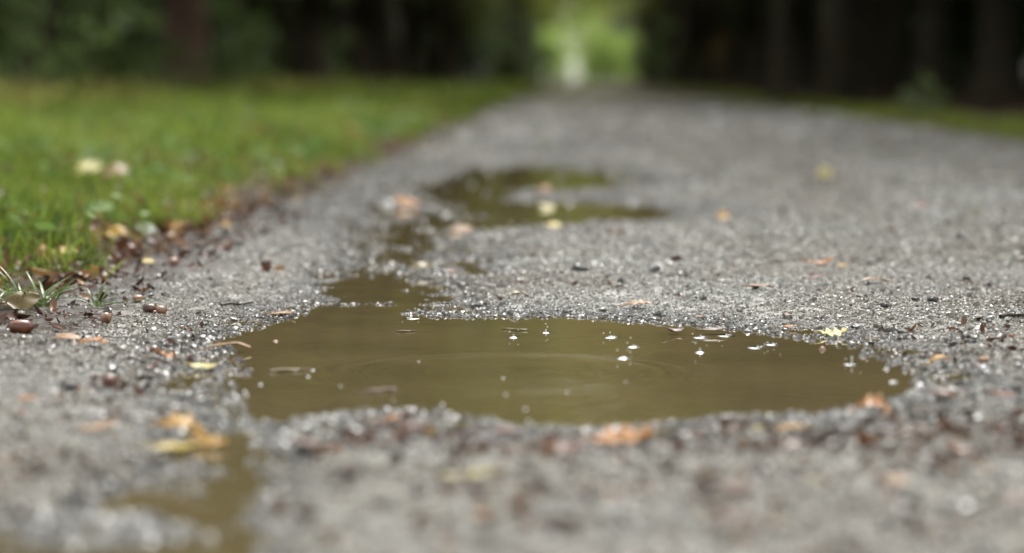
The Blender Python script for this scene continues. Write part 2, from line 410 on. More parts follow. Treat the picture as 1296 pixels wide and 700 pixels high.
ip = ng.nodes.new('GeometryNodeInstanceOnPoints'); L(mp.outputs[0], ip.inputs['Points']); L(jn.outputs[0], ip.inputs['Instance'])
ip.inputs['Pick Instance'].default_value = True
ri = ng.nodes.new('FunctionNodeRandomValue'); ri.data_type = 'INT'; ri.inputs[4].default_value = 0; ri.inputs[5].default_value = 5
L(ri.outputs[2], ip.inputs['Instance Index'])
rr = ng.nodes.new('FunctionNodeRandomValue'); rr.data_type = 'FLOAT_VECTOR'; rr.inputs[0].default_value = (-3, -3, -3.1); rr.inputs[1].default_value = (3, 3, 3.1); rr.inputs['Seed'].default_value = 5
L(rr.outputs[0], ip.inputs['Rotation'])
na = ng.nodes.new('GeometryNodeInputNamedAttribute'); na.data_type = 'FLOAT'; na.inputs[0].default_value = 'gs'
L(na.outputs[0], ip.inputs['Scale']); L(ip.outputs[0], go.inputs[0])
md = gravel.modifiers.new('scatter', 'NODES'); md.node_group = ng

# ------------------------------------------------------------------ puddles
SPL = [(691,421),(650,427),(774,427),(802,439),(789,453),(887,427),(886,446),(919,425),(959,440),(1078,461),(521,403),(978,436)]
spl_xy = [G(*p) for p in SPL]
def water_sheet(name, x0, x1, y0, y1, st, label, cond):
    xs = np.arange(x0, x1 + st, st); ys = [y0]
    while ys[-1] < y1: ys.append(ys[-1] + st * max(1, (ys[-1] / 3) ** 1.5))
    ys = np.array(ys)
    X, Y = np.meshgrid(xs, ys, indexing='ij')
    Z = np.zeros_like(X)
    cx, cy = G(650, 471); r = np.hypot(X - cx, Y - cy)
    Z += 0.00028 * np.sin(2 * math.pi * (r - .160) / .026) * np.exp(-((r - .150) / .026) ** 2) + 0.00007 * np.sin(2 * math.pi * (r - .075) / .022) * np.exp(-((r - .075) / .03) ** 2)
    for (px, py, rad, amp) in ((870,450,.05,.00007),(1000,445,.045,.00006),(560,480,.06,.00005),(760,430,.035,.00006),(700,500,.05,.00004)):
        cx, cy = G(px, py); r = np.hypot(X - cx, Y - cy)
        Z += amp * np.sin(2 * math.pi * (r - rad) / .018) * np.exp(-((r - rad) / .014) ** 2)
    for cx, cy in spl_xy:
        r = np.hypot(X - cx, Y - cy)
        Z += 0.00016 * np.cos(2 * math.pi * r / .013) * np.exp(-(r / .016) ** 2)
    Z += 0.00008 * vnoise(X, Y, 12, 21) + 0.00003 * vnoise(X, Y, 36, 22)
    n, m = X.shape
    Vw = np.stack([X, Y, Z], -1).reshape(-1, 3)
    i_, j_ = np.meshgrid(np.arange(n - 1), np.arange(m - 1), indexing='ij'); a = (i_ * m + j_).ravel()
    f = np.stack([a, a + m, a + m + 1, a + 1], -1)
    c = Vw[f].mean(1); keep = (ground_h(c[:, 0], c[:, 1]) < 0.006) & cond(c[:, 0], c[:, 1])
    f = f[keep]; u, inv = np.unique(f, return_inverse=True)
    o = np_mesh(name, Vw[u], inv.reshape(f.shape), M_water)
    return tag(o, label, kind='structure')
water_sheet('puddle', -.75, .62, 1.25, 8.6, .0036, 'large muddy olive brown puddle with raindrop rings and its channel to the rear lobes',
            lambda x, y: np.minimum(np.minimum(poly_sdf(PUD_MAIN, x, y), poly_sdf(SEEP, x, y)), np.minimum(np.minimum(poly_sdf(PUD_CHAN, x, y), poly_sdf(PUD_SEC, x, y)), poly_sdf(ISLES, x, y))) < .12)
water_sheet('puddle', -.45, .15, 8.7, 17.5, .03, 'small far puddle beyond the others in the wheel track', lambda x, y: poly_sdf(PUD_FAR, x, y) < .3)

# ------------------------------------------------------------------ grass, weeds, leaf litter (stuff)
def blades(xy, hgt, wid, lean, base_z, tint, seg=3):
    n = len(xy); az = rng.uniform(0, 2 * math.pi, n); tw = rng.uniform(0, 2 * math.pi, n)
    dx, dy = np.cos(az), np.sin(az); sx, sy = np.cos(tw), np.sin(tw)
    VV = np.zeros((n, seg + 1, 2, 3))
    for k in range(seg + 1):
        t = k / seg
        cx = xy[:, 0] + dx * lean * hgt * t ** 1.8; cy = xy[:, 1] + dy * lean * hgt * t ** 1.8
        cz = base_z + hgt * (t - .35 * lean * t * t)
        w = wid * (1 - t) ** .7 * (.6 + .8 * t) if k < seg else wid * .04
        VV[:, k, 0] = np.stack([cx - sx * w, cy - sy * w, cz], -1)
        VV[:, k, 1] = np.stack([cx + sx * w, cy + sy * w, cz], -1)
    b = (np.arange(n) * (seg + 1) * 2)[:, None]
    F_ = np.concatenate([np.stack([b[:, 0] + 2 * k, b[:, 0] + 2 * k + 1, b[:, 0] + 2 * k + 3, b[:, 0] + 2 * k + 2], -1) for k in range(seg)])
    return VV.reshape(-1, 3), F_, np.repeat(tint, (seg + 1) * 2)

def join(parts):
    Vs, Fs, Ts = [], [], []; o = 0
    for v, f, t in parts: Vs.append(v); Fs.append(f + o); Ts.append(t); o += len(v)
    return np.concatenate(Vs), np.concatenate(Fs), np.concatenate(Ts)

def verge_pts(x0, x1, y0, y1, dens, left=True, patch=.2):
    n = int(abs(x1 - x0) * (y1 - y0) * dens)
    p = np.stack([rng.uniform(min(x0, x1), max(x0, x1), n), rng.uniform(y0, y1, n)], -1)
    e = -0.62 + 0.05 * vnoise(p[:, 1], p[:, 1] * 0, 0.8, 7)
    depth = (e - p[:, 0]) if left else p[:, 0] - 1.74
    d = vnoise(p[:, 0], p[:, 1], 2.5, 30) * .5 + vnoise(p[:, 0], p[:, 1], 7, 31) * .4
    start = .05 + .09 * vnoise(p[:, 1], p[:, 1] * 0, 3, 33) + .07 * vnoise(p[:, 1], p[:, 0], 9, 34)
    keep = (depth > start) & (d > -.42 + patch - sstep(.0, .9, depth - start) * .5)
    return p[keep]
parts = []
for (x0, x1, y0, y1, dens, hh, ww) in ((-.60, -2.0, 3.25, 6, 5600, .070, .0019), (-.58, -2.8, 6, 12, 2000, .095, .0032), (-.55, -3.3, 12, 26, 620, .10, .007), (-.55, -3.3, 26, 70, 150, .10, .016),
                                     (-.75, -2.0, 1.0, 3.25, 3000, .06, .002)):
    p = verge_pts(x0, x1, y0, y1, dens); n = len(p)
    t = np.clip(rng.beta(2.2, 2.4, n) + .25 * vnoise(p[:, 0], p[:, 1], 1.3, 40) + .25 * vnoise(p[:, 0], p[:, 1], 5, 43), 0, .86)
    dead = (vnoise(p[:, 0], p[:, 1], 2.1, 44) + .5 * vnoise(p[:, 0], p[:, 1], 6, 45) > .28) & (rng.random(n) < .75)
    t = np.where(dead, rng.uniform(.84, 1, n), t)
    hg = np.where(dead, .5, 1) * hh * rng.uniform(.4, 1.35, n) * np.clip(1 + .75 * vnoise(p[:, 0], p[:, 1], 2.6, 41) + .6 * vnoise(p[:, 0], p[:, 1], 7, 42), .15, 2.4) * (0.55 + .45 * sstep(.05, .5, -.62 - p[:, 0]))
    parts.append(blades(p, hg, ww * rng.uniform(.6, 1.3, n), rng.uniform(.2, 1.1, n), ground_h(p[:, 0], p[:, 1], False) - .002, t))
n = 9000; p = np.stack([rng.uniform(-3.8, -2.5, n), rng.uniform(11, 40, n)], -1); p = p[vnoise(p[:, 0], p[:, 1], .7, 70) > -.35]; n = len(p)
parts.append(blades(p, rng.uniform(.10, .30, n), rng.uniform(.005, .011, n), rng.uniform(.3, 1.2, n), ground_h(p[:, 0], p[:, 1], False) - .002, np.clip(rng.normal(.84, .12, n), .3, 1)))
v, f, t = join(parts)
tag(np_mesh('grass', v, f, M_grass, attrs={'tint': t}), 'short green grass of the broad left verge', kind='stuff')
parts = []
for (x0, x1, y0, y1, dens, hh, ww) in ((1.70, 2.25, 4, 12, 1400, .05, .003), (1.70, 2.25, 12, 30, 420, .06, .008), (1.7, 2.2, 30, 60, 120, .07, .015)):
    p = verge_pts(x0, x1, y0, y1, dens, left=False); n = len(p)
    t = np.clip(rng.beta(2.2, 2.2, n) + .1, 0, 1)
    parts.append(blades(p, hh * rng.uniform(.4, 1.2, n), ww * rng.uniform(.6, 1.3, n), rng.uniform(.2, 1.1, n), ground_h(p[:, 0], p[:, 1], False) - .002, t))
v, f, t = join(parts)
tag(np_mesh('grass', v, f, M_grass, attrs={'tint': t}), 'thin green grass strip along the right road edge', kind='stuff')

def scatter_leaves(xy, z, size, aspect, tint, upright=.5, curl=.3):
    """small bent leaves: two strips of two quads each"""
    n = len(xy); az = rng.uniform(0, 2 * math.pi, n); pit = rng.normal(0, upright, n); rol = rng.normal(0, upright, n)
    U = np.stack([np.cos(az) * np.cos(pit), np.sin(az) * np.cos(pit), np.sin(pit)], -1)
    S_ = np.stack([-np.sin(az) * np.cos(rol), np.cos(az) * np.cos(rol), np.sin(rol)], -1)
    Nn = np.cross(U, S_)
    c = np.stack([xy[:, 0], xy[:, 1], z], -1)
    VV = np.zeros((n, 4, 3, 3))
    for i, (u, w) in enumerate(((-.5, .12), (-.15, .9), (.2, .8), (.5, .06))):
        for j, s in enumerate((-1, 0, 1)):
            VV[:, i, j] = c + U * (u * size)[:, None] + S_ * (s * w * .5 * aspect * size)[:, None] + Nn * ((curl * (abs(s) * w * .35 + u * u * 1.2 - .2)) * size)[:, None]
    b = np.arange(n) * 12
    F_ = np.concatenate([np.stack([b + i * 3 + j, b + i * 3 + j + 1, b + i * 3 + j + 4, b + i * 3 + j + 3], -1) for i in range(3) for j in range(2)])
    return VV.reshape(-1, 3), F_, np.repeat(tint, 12)

parts = []
for (x0, x1, y0, y1, dens, s0, s1) in ((-.62, -1.6, 3.5, 6.5, 330, .014, .036), (-.65, -2.4, 6.5, 14, 110, .024, .055), (-.7, -3.2, 14, 35, 14, .05, .09)):
    p = verge_pts(x0, x1, y0, y1, dens); n = len(p)
    p = p[vnoise(p[:, 0], p[:, 1], 4, 46) > -.05]; n = len(p)
    parts.append(scatter_leaves(p, ground_h(p[:, 0], p[:, 1], False) + rng.uniform(.015, .055, n) * (1 + p[:, 1] / 30), rng.uniform(s0, s1, n), rng.uniform(.6, .95, n), rng.random(n), .55, .25))
v, f, t = join(parts)
tag(np_mesh('weeds', v, f, M_weed, attrs={'tint': t}), 'broad pale green weed leaves mixed into the left verge grass', kind='stuff')

parts = []
def litter(n, x0, x1, y0, y1, s0, s1, lo=0, hi=1, up=.45, lift=0):
    p = np.stack([rng.uniform(x0, x1, n), rng.uniform(y0, y1, n)], -1)
    h = ground_h(p[:, 0], p[:, 1]); p = p[h > .0015]; h = h[h > .0015]; n = len(p); s = s0 + (s1 - s0) * rng.random(n) ** 2
    parts.append(scatter_leaves(p, h + s * .15 + .001 + lift * rng.uniform(.3, 1.2, n), s, rng.uniform(.35, .8, n), rng.uniform(lo, hi, n), up, .7))
litter(900, -.60, .55, 1.3, 3.4, .003, .011, 0, .8)
litter(700, -.30, .40, 1.76, 2.02, .005, .020, .0, .75)
litter(420, -.50, .50, 1.3, 1.75, .006, .020, .0, .8)
litter(700, .16, .55, 1.8, 2.7, .004, .014, 0, .7)
litter(900, -.74, -.50, 2.6, 5, .004, .022, 0, .7)
litter(260, -.42, -.28, 2.0, 2.75, .004, .014, .2, .9)
litter(700, -.60, 1.7, 3.4, 9, .006, .022, 0, .9)
litter(500, -.60, 1.7, 9, 24, .012, .04, .1, .9)
litter(700, -.9, -.58, 3.6, 12, .012, .04, 0, 1)
litter(1800, -4, -.9, 4, 26, .02, .05, 0, 1)
litter(700, -1.9, -.66, 3.3, 8, .015, .04, .3, 1, .6)
litter(420, -2.2, -.66, 3.2, 9, .016, .042, .35, 1, .7, .035)
litter(300, -3, -.75, 8, 24, .03, .07, .3, 1, .7, .05)
litter(260, -.82, -.60, 3.0, 5.5, .014, .036, .3, 1, .6, .004)
litter(500, -.60, .55, 1.45, 2.0, .004, .013, .2, 1)
litter(1600, 2.0, 7, 5, 40, .03, .08, 0, .7)
v, f, t = join(parts)
tag(np_mesh('leaf_litter', v, f, M_litter, attrs={'tint': t}), 'scattered small scraps of brown and red fallen leaves', kind='stuff')

# ------------------------------------------------------------------ individual fallen leaves
def leaf_obj(px, py, wpx, mat, label, lobed=False, curl=.35, az=None, pitch=None, floating=False, aspect=.55, dz=0):
    x, y = G(px, py, .0 if floating else .010)
    dist = y
    Ln = wpx / F * dist * 1.05
    n, m = 21, 7; Vg = np.zeros((n, m, 3)); ph = rng.random() * 6; bend = rng.uniform(-.12, .12); rag = rng.uniform(.04, .20); fold = rng.uniform(.6, 1.6)
    for i in range(n):
        u = i / (n - 1)
        w = math.sin(math.pi * min(1, u ** .85)) ** .75 * .5 * aspect * Ln + .0006
        if lobed: w *= .68 + .38 * math.sin(u * math.pi * 7 + .8)
        wl, wr = w * (1 + rng.uniform(-rag, rag)), w * (1 + rng.uniform(-rag, rag))
        for j in range(m):
            s = (j - 3) / 3
            X = (u - .5) * Ln; Yv = s * (wl if s < 0 else wr) + bend * Ln * math.sin(math.pi * u)
            Z = curl * Ln * ((u - .5) ** 2 * 1.3 * math.sin(ph + u) + .16 * fold * abs(s) ** 1.6 * (w / Ln) * 2.2) + .02 * Ln * math.sin(9 * u + 3 * s + ph)
            Vg[i, j] = (X, Yv, Z)
    Vg[:, :, 2] -= Vg[:, :, 2].min()
    b = MB(); b.grid(Vg)
    o = b.build('fallen_leaf', LM[mat])
    so = o.modifiers.new('thickness', 'SOLIDIFY'); so.thickness = .0004
    st = MB(); st.tube([(-Ln * .5, 0, Vg[0, 3, 2]), (-Ln * .62, .02 * Ln, Vg[0, 3, 2] + .02 * Ln), (-Ln * .72, .06 * Ln, Vg[0, 3, 2] + .01 * Ln)], [.0007 + .006 * Ln, .0006 + .004 * Ln, .0005 + .004 * Ln], 6)
    st.build('stem', LM[mat], o)
    z = .0006 if floating else max(H(x, y), 0) + .0015 + .01 * Ln
    o.location = (x, y, z + dz)
    az = rng.uniform(-.5, .5) + (math.pi if rng.random() < .5 else 0) if az is None else az
    tilt = 0 if floating else (R(rng.uniform(3, 15)) if pitch is None else R(pitch))
    # tilt the blade towards the low camera a little: rotate about world X
    o.rotation_euler = (Matrix.Rotation(tilt, 3, 'X') @ Matrix.Rotation(az, 3, 'Z')).to_euler()
    if tilt: o.location.z += 0.5 * aspect * Ln * math.sin(tilt) * .6
    return tag(o, label, 'leaf', 'fallen leaves')
LEAVES = [
 (1055,414,34,'pale','pale yellow lobed leaf at the right rear rim of the large puddle',dict(lobed=True,aspect=.7,az=.2,pitch=22)),
 (998,405,13,'orange','tiny orange brown curled leaf left of the pale yellow lobed leaf',{}),
 (998,396,11,'red','tiny dark red leaf just behind the tiny orange brown one',{}),
 (1190,451,26,'gold','golden yellow curled leaf on the grit right of the large puddle',dict(curl=.9,az=.1)),
 (1247,450,13,'orange','small orange leaf scrap beside a grey stone at right',{}),
 (855,411,24,'brown','brown crumpled leaf lying at the water along the rear rim of the puddle',dict(curl=.8)),
 (905,411,34,'brown','long reddish brown leaf strip along the rear rim of the puddle',dict(aspect=.3)),
 (885,394,14,'brown','small rounded brown leaf on the sparkling grit behind the puddle',dict(aspect=.8)),
 (808,384,36,'peach','flat peach and brown leaf with a dark end behind the puddle',dict(lobed=True,az=.1)),
 (655,377,28,'olive','olive brown leaf with a yellow tip behind the puddle',dict(curl=.6)),
 (962,373,32,'peach','thin peach leaf on the grit behind the puddle right of centre',dict(aspect=.35)),
 (1038,340,36,'orange','larger orange brown leaf on the far right gravel',dict(lobed=True,curl=.7)),
 (1066,341,14,'gold','small bright orange leaf touching the larger orange brown one',{}),
 (1105,363,34,'peach','faint peach leaf between scattered dark stones at right',dict(aspect=.3)),
 (1030,354,26,'pink','faint pinkish leaf in front of the larger orange brown one',dict(aspect=.35)),
 (358,389,30,'peach','pale orange leaf with a dark tip left of the channel mouth',dict(curl=.5,az=.1)),
 (118,440,38,'orange','flat orange brown leaf in front of the small round acorn',dict(lobed=True,aspect=.5,az=-.1)),
 (85,432,36,'peach','pale leaf lying just in front of the big acorn',dict(aspect=.5)),
 (222,443,40,'orange','orange brown leaf beside the dark acorn at the left rim of the puddle',dict(lobed=True,aspect=.4)),
 (258,455,34,'pale','pale yellow leaf at the left rim of the puddle',dict(aspect=.5)),
 (290,433,54,'peach','long pale thin leaf floating at the left rear rim of the puddle',dict(aspect=.18,az=.05)),
 (228,541,62,'gold','blurred golden leaf, rear one of the yellow group front left',dict(lobed=True,curl=.7,az=-.2,pitch=22)),
 (266,550,44,'gold','blurred yellow leaf at the right end of the yellow group front left',dict(lobed=True,curl=.6,pitch=25)),
 (222,556,60,'yellow','blurred pale leaf below the golden one front left',dict(aspect=.45)),
 (122,541,48,'peach','blurred pale peach leaf on the left foreground grit',dict(aspect=.4)),
 (33,510,20,'orange','small blurred orange leaf at the left edge',{}),
 (790,566,78,'orange','large blurred bright orange leaf on the foreground grit',dict(lobed=True,curl=.5,az=.25,pitch=24,aspect=.5)),
 (715,578,52,'pink','blurred pinkish leaf left of the large bright orange one',dict(curl=.7,pitch=18)),
 (605,571,50,'dark','blurred dark brown curled leaf in the foreground centre',dict(curl=.9,az=3.0)),
 (648,573,22,'brown','blurred brown leaf tip right of the dark curled leaf',{}),
 (522,548,44,'red','blurred red orange leaf near the front rim of the puddle',dict(lobed=True,curl=.6)),
 (482,523,22,'peach','blurred pale scrap on the front rim left of the red orange leaf',{}),
 (500,520,20,'orange','blurred small orange leaf at the front rim touching the water',{}),
 (640,537,30,'red','blurred rusty leaf at the front rim right of centre',dict(curl=.6)),
 (392,559,46,'brown','blurred reddish brown leaf left of the red orange one',dict(curl=.8)),
 (1104,518,44,'orange','blurred orange leaf at the right front rim of the puddle',dict(lobed=True,curl=.9,pitch=25)),
 (1130,524,22,'peach','blurred pale leaf tip right of the orange one at the right front rim',{}),
 (1000,535,36,'gold','blurred golden leaf on the front rim right of centre',dict(curl=.6,aspect=.4)),
 (966,531,22,'yellow','blurred lemon yellow leaf left of the golden one on the front rim',{}),
 (590,607,64,'pale','blurred pale yellow leaf in the middle foreground',dict(lobed=True,aspect=.35)),
 (615,662,34,'peach','blurred pale orange leaf low in the foreground',dict(aspect=.7)),
 (782,636,40,'pink','blurred faint pinkish leaf in the foreground below the bright orange one',dict(aspect=.4)),
 (932,625,44,'brown','blurred brown leaf with a yellow tip in the right foreground',dict(aspect=.9)),
 (925,686,62,'red','blurred dark red leaf at the bottom edge',dict(lobed=True,curl=.9,aspect=.5)),
 (1125,553,36,'dark','blurred dark brown leaf below the orange one at the right front rim',dict(curl=.8)),
 (1100,560,20,'orange','blurred orange tip beside the dark brown leaf at right front',{}),
 (1136,612,36,'peach','blurred peach leaf in the right foreground',{}),
 (1035,613,34,'olive','blurred olive yellow leaf in the right foreground',dict(aspect=.5)),
 (1195,500,40,'brown','blurred brown leaf right of the puddle end',dict(curl=.6)),
 (1270,497,34,'red','blurred red brown leaf at the right edge',dict(curl=.6)),
 (1286,640,40,'brown','blurred brown leaf low at the right edge',{}),
 (516,256,32,'orange','blurred orange brown leaf beside the channel far left',dict(curl=.7,pitch=25)),
 (486,285,16,'dark','blurred dark leaf at the left side of the channel',dict(pitch=30)),
 (586,288,28,'peach','blurred pale leaf on the gravel spit by the second puddle',dict(pitch=25)),
 (578,294,14,'gold','blurred small yellow leaf next to the pale one on the spit',{}),
 (534,337,30,'olive','blurred olive yellow leaf right of the channel',dict(curl=.7,pitch=25)),
 (570,340,16,'red','blurred dark red leaf right of the olive yellow one',dict(pitch=25)),
 (690,238,16,'orange','blurred orange leaf on the bar between the two far water lobes',dict(pitch=30)),
 (692,258,18,'pale','blurred pale yellow leaf floating in the second puddle',dict(pitch=25)),
 (702,284,20,'yellow','blurred yellowish leaf at the near rim of the second puddle',dict(pitch=30)),
 (724,289,18,'dark','blurred dark leaf at the near rim of the second puddle',dict(pitch=30)),
 (915,273,15,'gold','blurred orange leaf right of the second puddle',dict(pitch=40,aspect=.9)),
 (1043,226,18,'pale','blurred pale greenish leaf alone on the far right gravel',dict(pitch=55,aspect=1)),
 (1166,266,16,'pink','blurred pink leaf on the far right gravel',dict(pitch=40,aspect=.9)),
 (30,392,42,'olive','olive brown oval leaf standing below the left grass tuft',dict(curl=.25,pitch=48,aspect=.75,az=.3)),
 (14,388,22,'peach','pale peach leaf left of the olive oval leaf',dict(pitch=35)),
 (80,339,42,'yellow','blurred yellow peach leaf leaning in the verge grass',dict(pitch=30,az=.5,aspect=.4)),
 (12,329,34,'orange','blurred orange leaf in the grass at the left edge',dict(pitch=40,aspect=.7)),
 (52,336,26,'orange','blurred orange leaf between the left edge and the yellow peach leaf',dict(pitch=35)),
 (148,312,30,'gold','blurred golden brown leaf at the grass foot',dict(pitch=40,aspect=.7)),
 (220,293,20,'gold','blurred yellow orange leaf at the end of the grass edge',dict(pitch=40,aspect=.7)),
 (186,340,18,'yellow','blurred small yellow leaf on the dark earth of the road edge',dict(pitch=25)),
 (187,301,36,'green','blurred grey green leaf lying at the grass foot',dict(pitch=30,aspect=.5)),
 (110,255,40,'pale','blurred pale straw leaf lying on the verge grass',dict(pitch=35,dz=.03)),
 (148,258,36,'peach','blurred peach leaf right of the pale straw leaf on the grass',dict(pitch=35,dz=.03)),
 (362,470,44,'olive','sunken orange brown leaf under the left end of the water surface',dict(floating=True,aspect=.3,curl=.02)),
 (484,495,38,'brown','brown leaf floating near the front of the puddle left of centre',dict(floating=True,aspect=.35,curl=.02)),
 (512,420,20,'brown','small brown leaf floating near the channel mouth',dict(floating=True,aspect=.35,curl=.02)),
 (655,418,30,'olive','thin yellowish leaf floating near the rear rim of the puddle',dict(floating=True,aspect=.2,curl=.02)),
]
for (px, py, w, c, lb, kw) in LEAVES: leaf_obj(px, py, w, c, lb, **kw)

# ------------------------------------------------------------------ acorns, twigs, stones
def acorn(px, py, lpx, label, mat, cup=None, az=0, lay=True, fat=.62):
    x, y = G(px, py, .012); Ln = lpx / F * y
    r = Ln * fat * .5
    prof = [(0.0001, -.5 * Ln), (r * .55, -.49 * Ln), (r * .86, -.42 * Ln), (r, -.22 * Ln), (r * 1.0, .05 * Ln), (r * .9, .22 * Ln), (r * .62, .38 * Ln), (r * .28, .46 * Ln), (r * .12, .485 * Ln), (r * .07, .53 * Ln), (0.0001, .545 * Ln)]
    root = empty('acorn', (x, y, H(x, y) + (r * .9 if lay else .5 * Ln)))
    lathe(prof, 20).build('nut', mat, root)
    if cup:
        cp = [(0.0001, -.62 * Ln), (r * .12, -.62 * Ln), (r * .14, -.56 * Ln), (r * .7, -.54 * Ln), (r * 1.08, -.42 * Ln), (r * 1.16, -.25 * Ln), (r * 1.10, -.16 * Ln), (r * 1.005, -.17 * Ln)]
        lathe(cp, 20).build('cup', M_cup, root)
    root.rotation_euler = (0, R(90 if lay else 170), az)
    return tag(root, label, 'acorn', 'acorns on the road edge')
acorn(28, 419, 32, 'big glossy reddish brown acorn lying at the left edge', M_nut, az=.15, fat=.58)
acorn(135, 406, 15, 'small round tan acorn in front of the right grass tuft', M_nut_pale, az=1.2, fat=.9)
acorn(205, 391, 14, 'pale acorn beside a dark husk right of the small round tan one', M_nut_pale, az=.4, fat=.8)
acorn(191, 390, 18, 'dark capped acorn husk touching the pale acorn', M_nut_dark, cup=True, az=.2, fat=.7)
acorn(337, 342, 15, 'lone brown acorn with dark cup standing on the bare grit', M_nut, cup=True, az=0, lay=False, fat=.85)
acorn(221, 338, 14, 'pinkish acorn alone on the dark earth of the road edge', M_nut_pale, az=.3, fat=.75)
acorn(196, 437, 14, 'dark acorn with a pale end at the left rim of the puddle', M_nut_dark, az=.5, fat=.9)
acorn(140, 478, 20, 'blurred dark brown acorn left of the puddle', M_nut_dark, az=.9, fat=.9)
acorn(217, 309, 15, 'blurred pink acorn under the yellow orange leaf at the grass edge', M_nut_pale, az=.2, fat=.8)
acorn(167, 326, 15, 'blurred brown acorn against the grass foot', M_nut, az=.2, fat=.8)
acorn(101, 355, 18, 'blurred pinkish acorn between the two grass tufts', M_nut_pale, az=.3, fat=.6)
acorn(176, 379, 16, 'pinkish acorn half sunk behind the dark husk', M_nut_pale, az=.3, fat=.6)

def twig(px0, py0, px1, py1, r, label, dz=.003):
    x0, y0 = G(px0, py0, .012); x1, y1 = G(px1, py1, .012)
    n = 7; pts = []; zmax = max(H(x0 + (x1 - x0) * t, y0 + (y1 - y0) * t) for t in (0, .25, .5, .75, 1)) + r + dz * .3
    root = empty('twig', (x0, y0, zmax))
    for i in range(n):
        t = i / (n - 1); k = math.sin(t * 7) * r * .9
        pts.append(((x1 - x0) * t + k * .3, (y1 - y0) * t + k, k * .6))
    b = MB(); b.tube(pts, [r * (1.1 - .3 * i / n + (.25 if i == 3 else 0)) for i in range(n)], 8); b.build('stick', M_twig, root)
    c = MB(); p = np.array(pts[3]); c.tube([p, p + np.array([.002, .001, r * 1.8])], [r * .6, r * .4], 6); c.build('bud', M_twig, root)
    return tag(root, label, 'twig', 'twigs on the road')
twig(280, 380, 319, 377, .0016, 'short dark twig lying on bare grit left of the channel')
twig(92, 420, 116, 418, .0011, 'thin reddish twig right of the big acorn')
twig(1266, 408, 1300, 404, .0018, 'dark twig at the right edge of the road')
twig(815, 571, 852, 590, .0016, 'blurred dark curved stalk right of the large orange leaf')

def stone_mesh(r, seed, flat=.7):
    b = lathe([(max(1e-4, math.sin(math.pi * i / 9)), -math.cos(math.pi * i / 9)) for i in range(10)], 14)
    v = np.array(b.v); rg = np.random.default_rng(seed); 
    for _ in range(7):
        d = rg.normal(size=3); d /= np.linalg.norm(d); k = v @ d
        v -= np.outer(np.maximum(k - rg.uniform(.45, .8), 0), d)        # chip flat facets
    v *= 1 + .08 * np.sin(v[:, [1]] * 5 + seed) * np.cos(v[:, [0]] * 4)
    b.v = (v * np.array([1.15, .9, flat]) * r).tolist(); return b
def stone(px, py, wpx, label, mat=None, seed=0):
    x, y = G(px, py, .010); r = wpx / F * y * .5
    o = stone_mesh(r, seed).build('stone', mat or M_dark, smooth=False)
    o.location = (x, y, max(H(x, y), -.002) + r * .35); o.rotation_euler = (rng.uniform(-.3, .3), rng.uniform(-.3, .3), rng.uniform(0, 6))
    return tag(o, label, 'stone', 'loose larger stones')
STONES = [
 (1120,392,13,'rounded black stone, leftmost of three in a row at right'),(1158,388,12,'black stone, middle of three in a row at right'),(1181,387,14,'wide black stone, rightmost of three in a row at right'),
 (1084,406,12,'black stone directly behind the pale yellow lobed leaf'),(1102,424,13,'black stone between the pale yellow and the golden leaf'),
 (856,377,10,'upright black stone behind the puddle right of the flat peach leaf'),(783,365,9,'black stone on the far grit above the flat peach leaf'),
 (830,352,16,'dark grey stone with pale top on the blurred far gravel'),(735,347,20,'long dark stone on the blurred far gravel'),
 (706,384,9,'black stone right of the olive brown leaf behind the puddle'),(1095,381,10,'black stone left of and behind the row of three'),
 (1222,357,13,'brown black stone at the far right of the road'),(1292,326,14,'black stone at the right edge of the road'),
 (92,489,22,'blurred blue grey stone left of the puddle'),(1037,375,9,'black stone beside the thin peach leaf'),(1140,415,9,'small black stone right of the one by the golden leaf'),
 (1231,428,12,'flat dark stone at right behind the golden leaf'),(625,521,12,'dark stone on the front rim of the puddle')]
for k, (px, py, w, lb) in enumerate(STONES): stone(px, py, w, lb, seed=k + 1)
for k, (px, py, w, lb, mt) in enumerate([(1246,458,18,'pale grey stone right of the golden leaf',M_grey),(1165,478,20,'pale wet stone at the right tip of the puddle',M_grey),
     (1041,430,13,'pale pinkish stone standing in water below the pale yellow leaf',M_pink),(1122,454,11,'pale stone in the water near the right tip of the puddle',M_grey),
     (1132,470,11,'pale stone poking from the water at the right tip',M_grey),(348,420,8,'pink stone in the water at the left rear rim',M_pink),
     (655,530,15,'blurred pale stone on the front rim by the rusty leaf',M_grey),(1005,560,16,'blurred cream stone in the right foreground',M_pink),
     (1164,538,14,'blurred cream stone right of the dark brown leaf',M_pink),(1184,574,14,'blurred white stone in the right foreground',M_grey)]): stone(px, py, w, lb, mt, seed=50 + k)

# grass tufts in focus
def tuft(px, py, specs, label):
    x, y = G(px, py, .02); z = H(x, y)
    b = MB(); tt = []
    for (ox, az, ln, up, w) in specs:
        n = 9; Vg = np.zeros((n, 3, 3))
        d = np.array([math.cos(az), math.sin(az), 0]); s = np.array([-math.sin(az), math.cos(az), 0])
        for i in range(n):
            t = i / (n - 1)
            c = np.array([ox, rng.uniform(-.002, .002), 0]) + d * ln * (t * (1 - up * .55) + .25 * t * t) + np.array([0, 0, ln * up * (t - .48 * (1.25 - up * .75) * t * t)])
            ww = w * (.55 + 1.1 * t) * (1 - t ** 2.2) + .0002
            for j in range(3): Vg[i, j] = c + s * ww * (j - 1) + np.array([0, 0, abs(j - 1) * ww * .45])
        b.grid(Vg); tt += [rng.random()] * (n * 3)
    o = np_mesh('grass_tuft', b.v, b.f, M_tuft, attrs={'tint': tt}); o.location = (x, y, z - .002)
    return tag(o, label, 'grass tuft', 'grass tufts at the road edge')
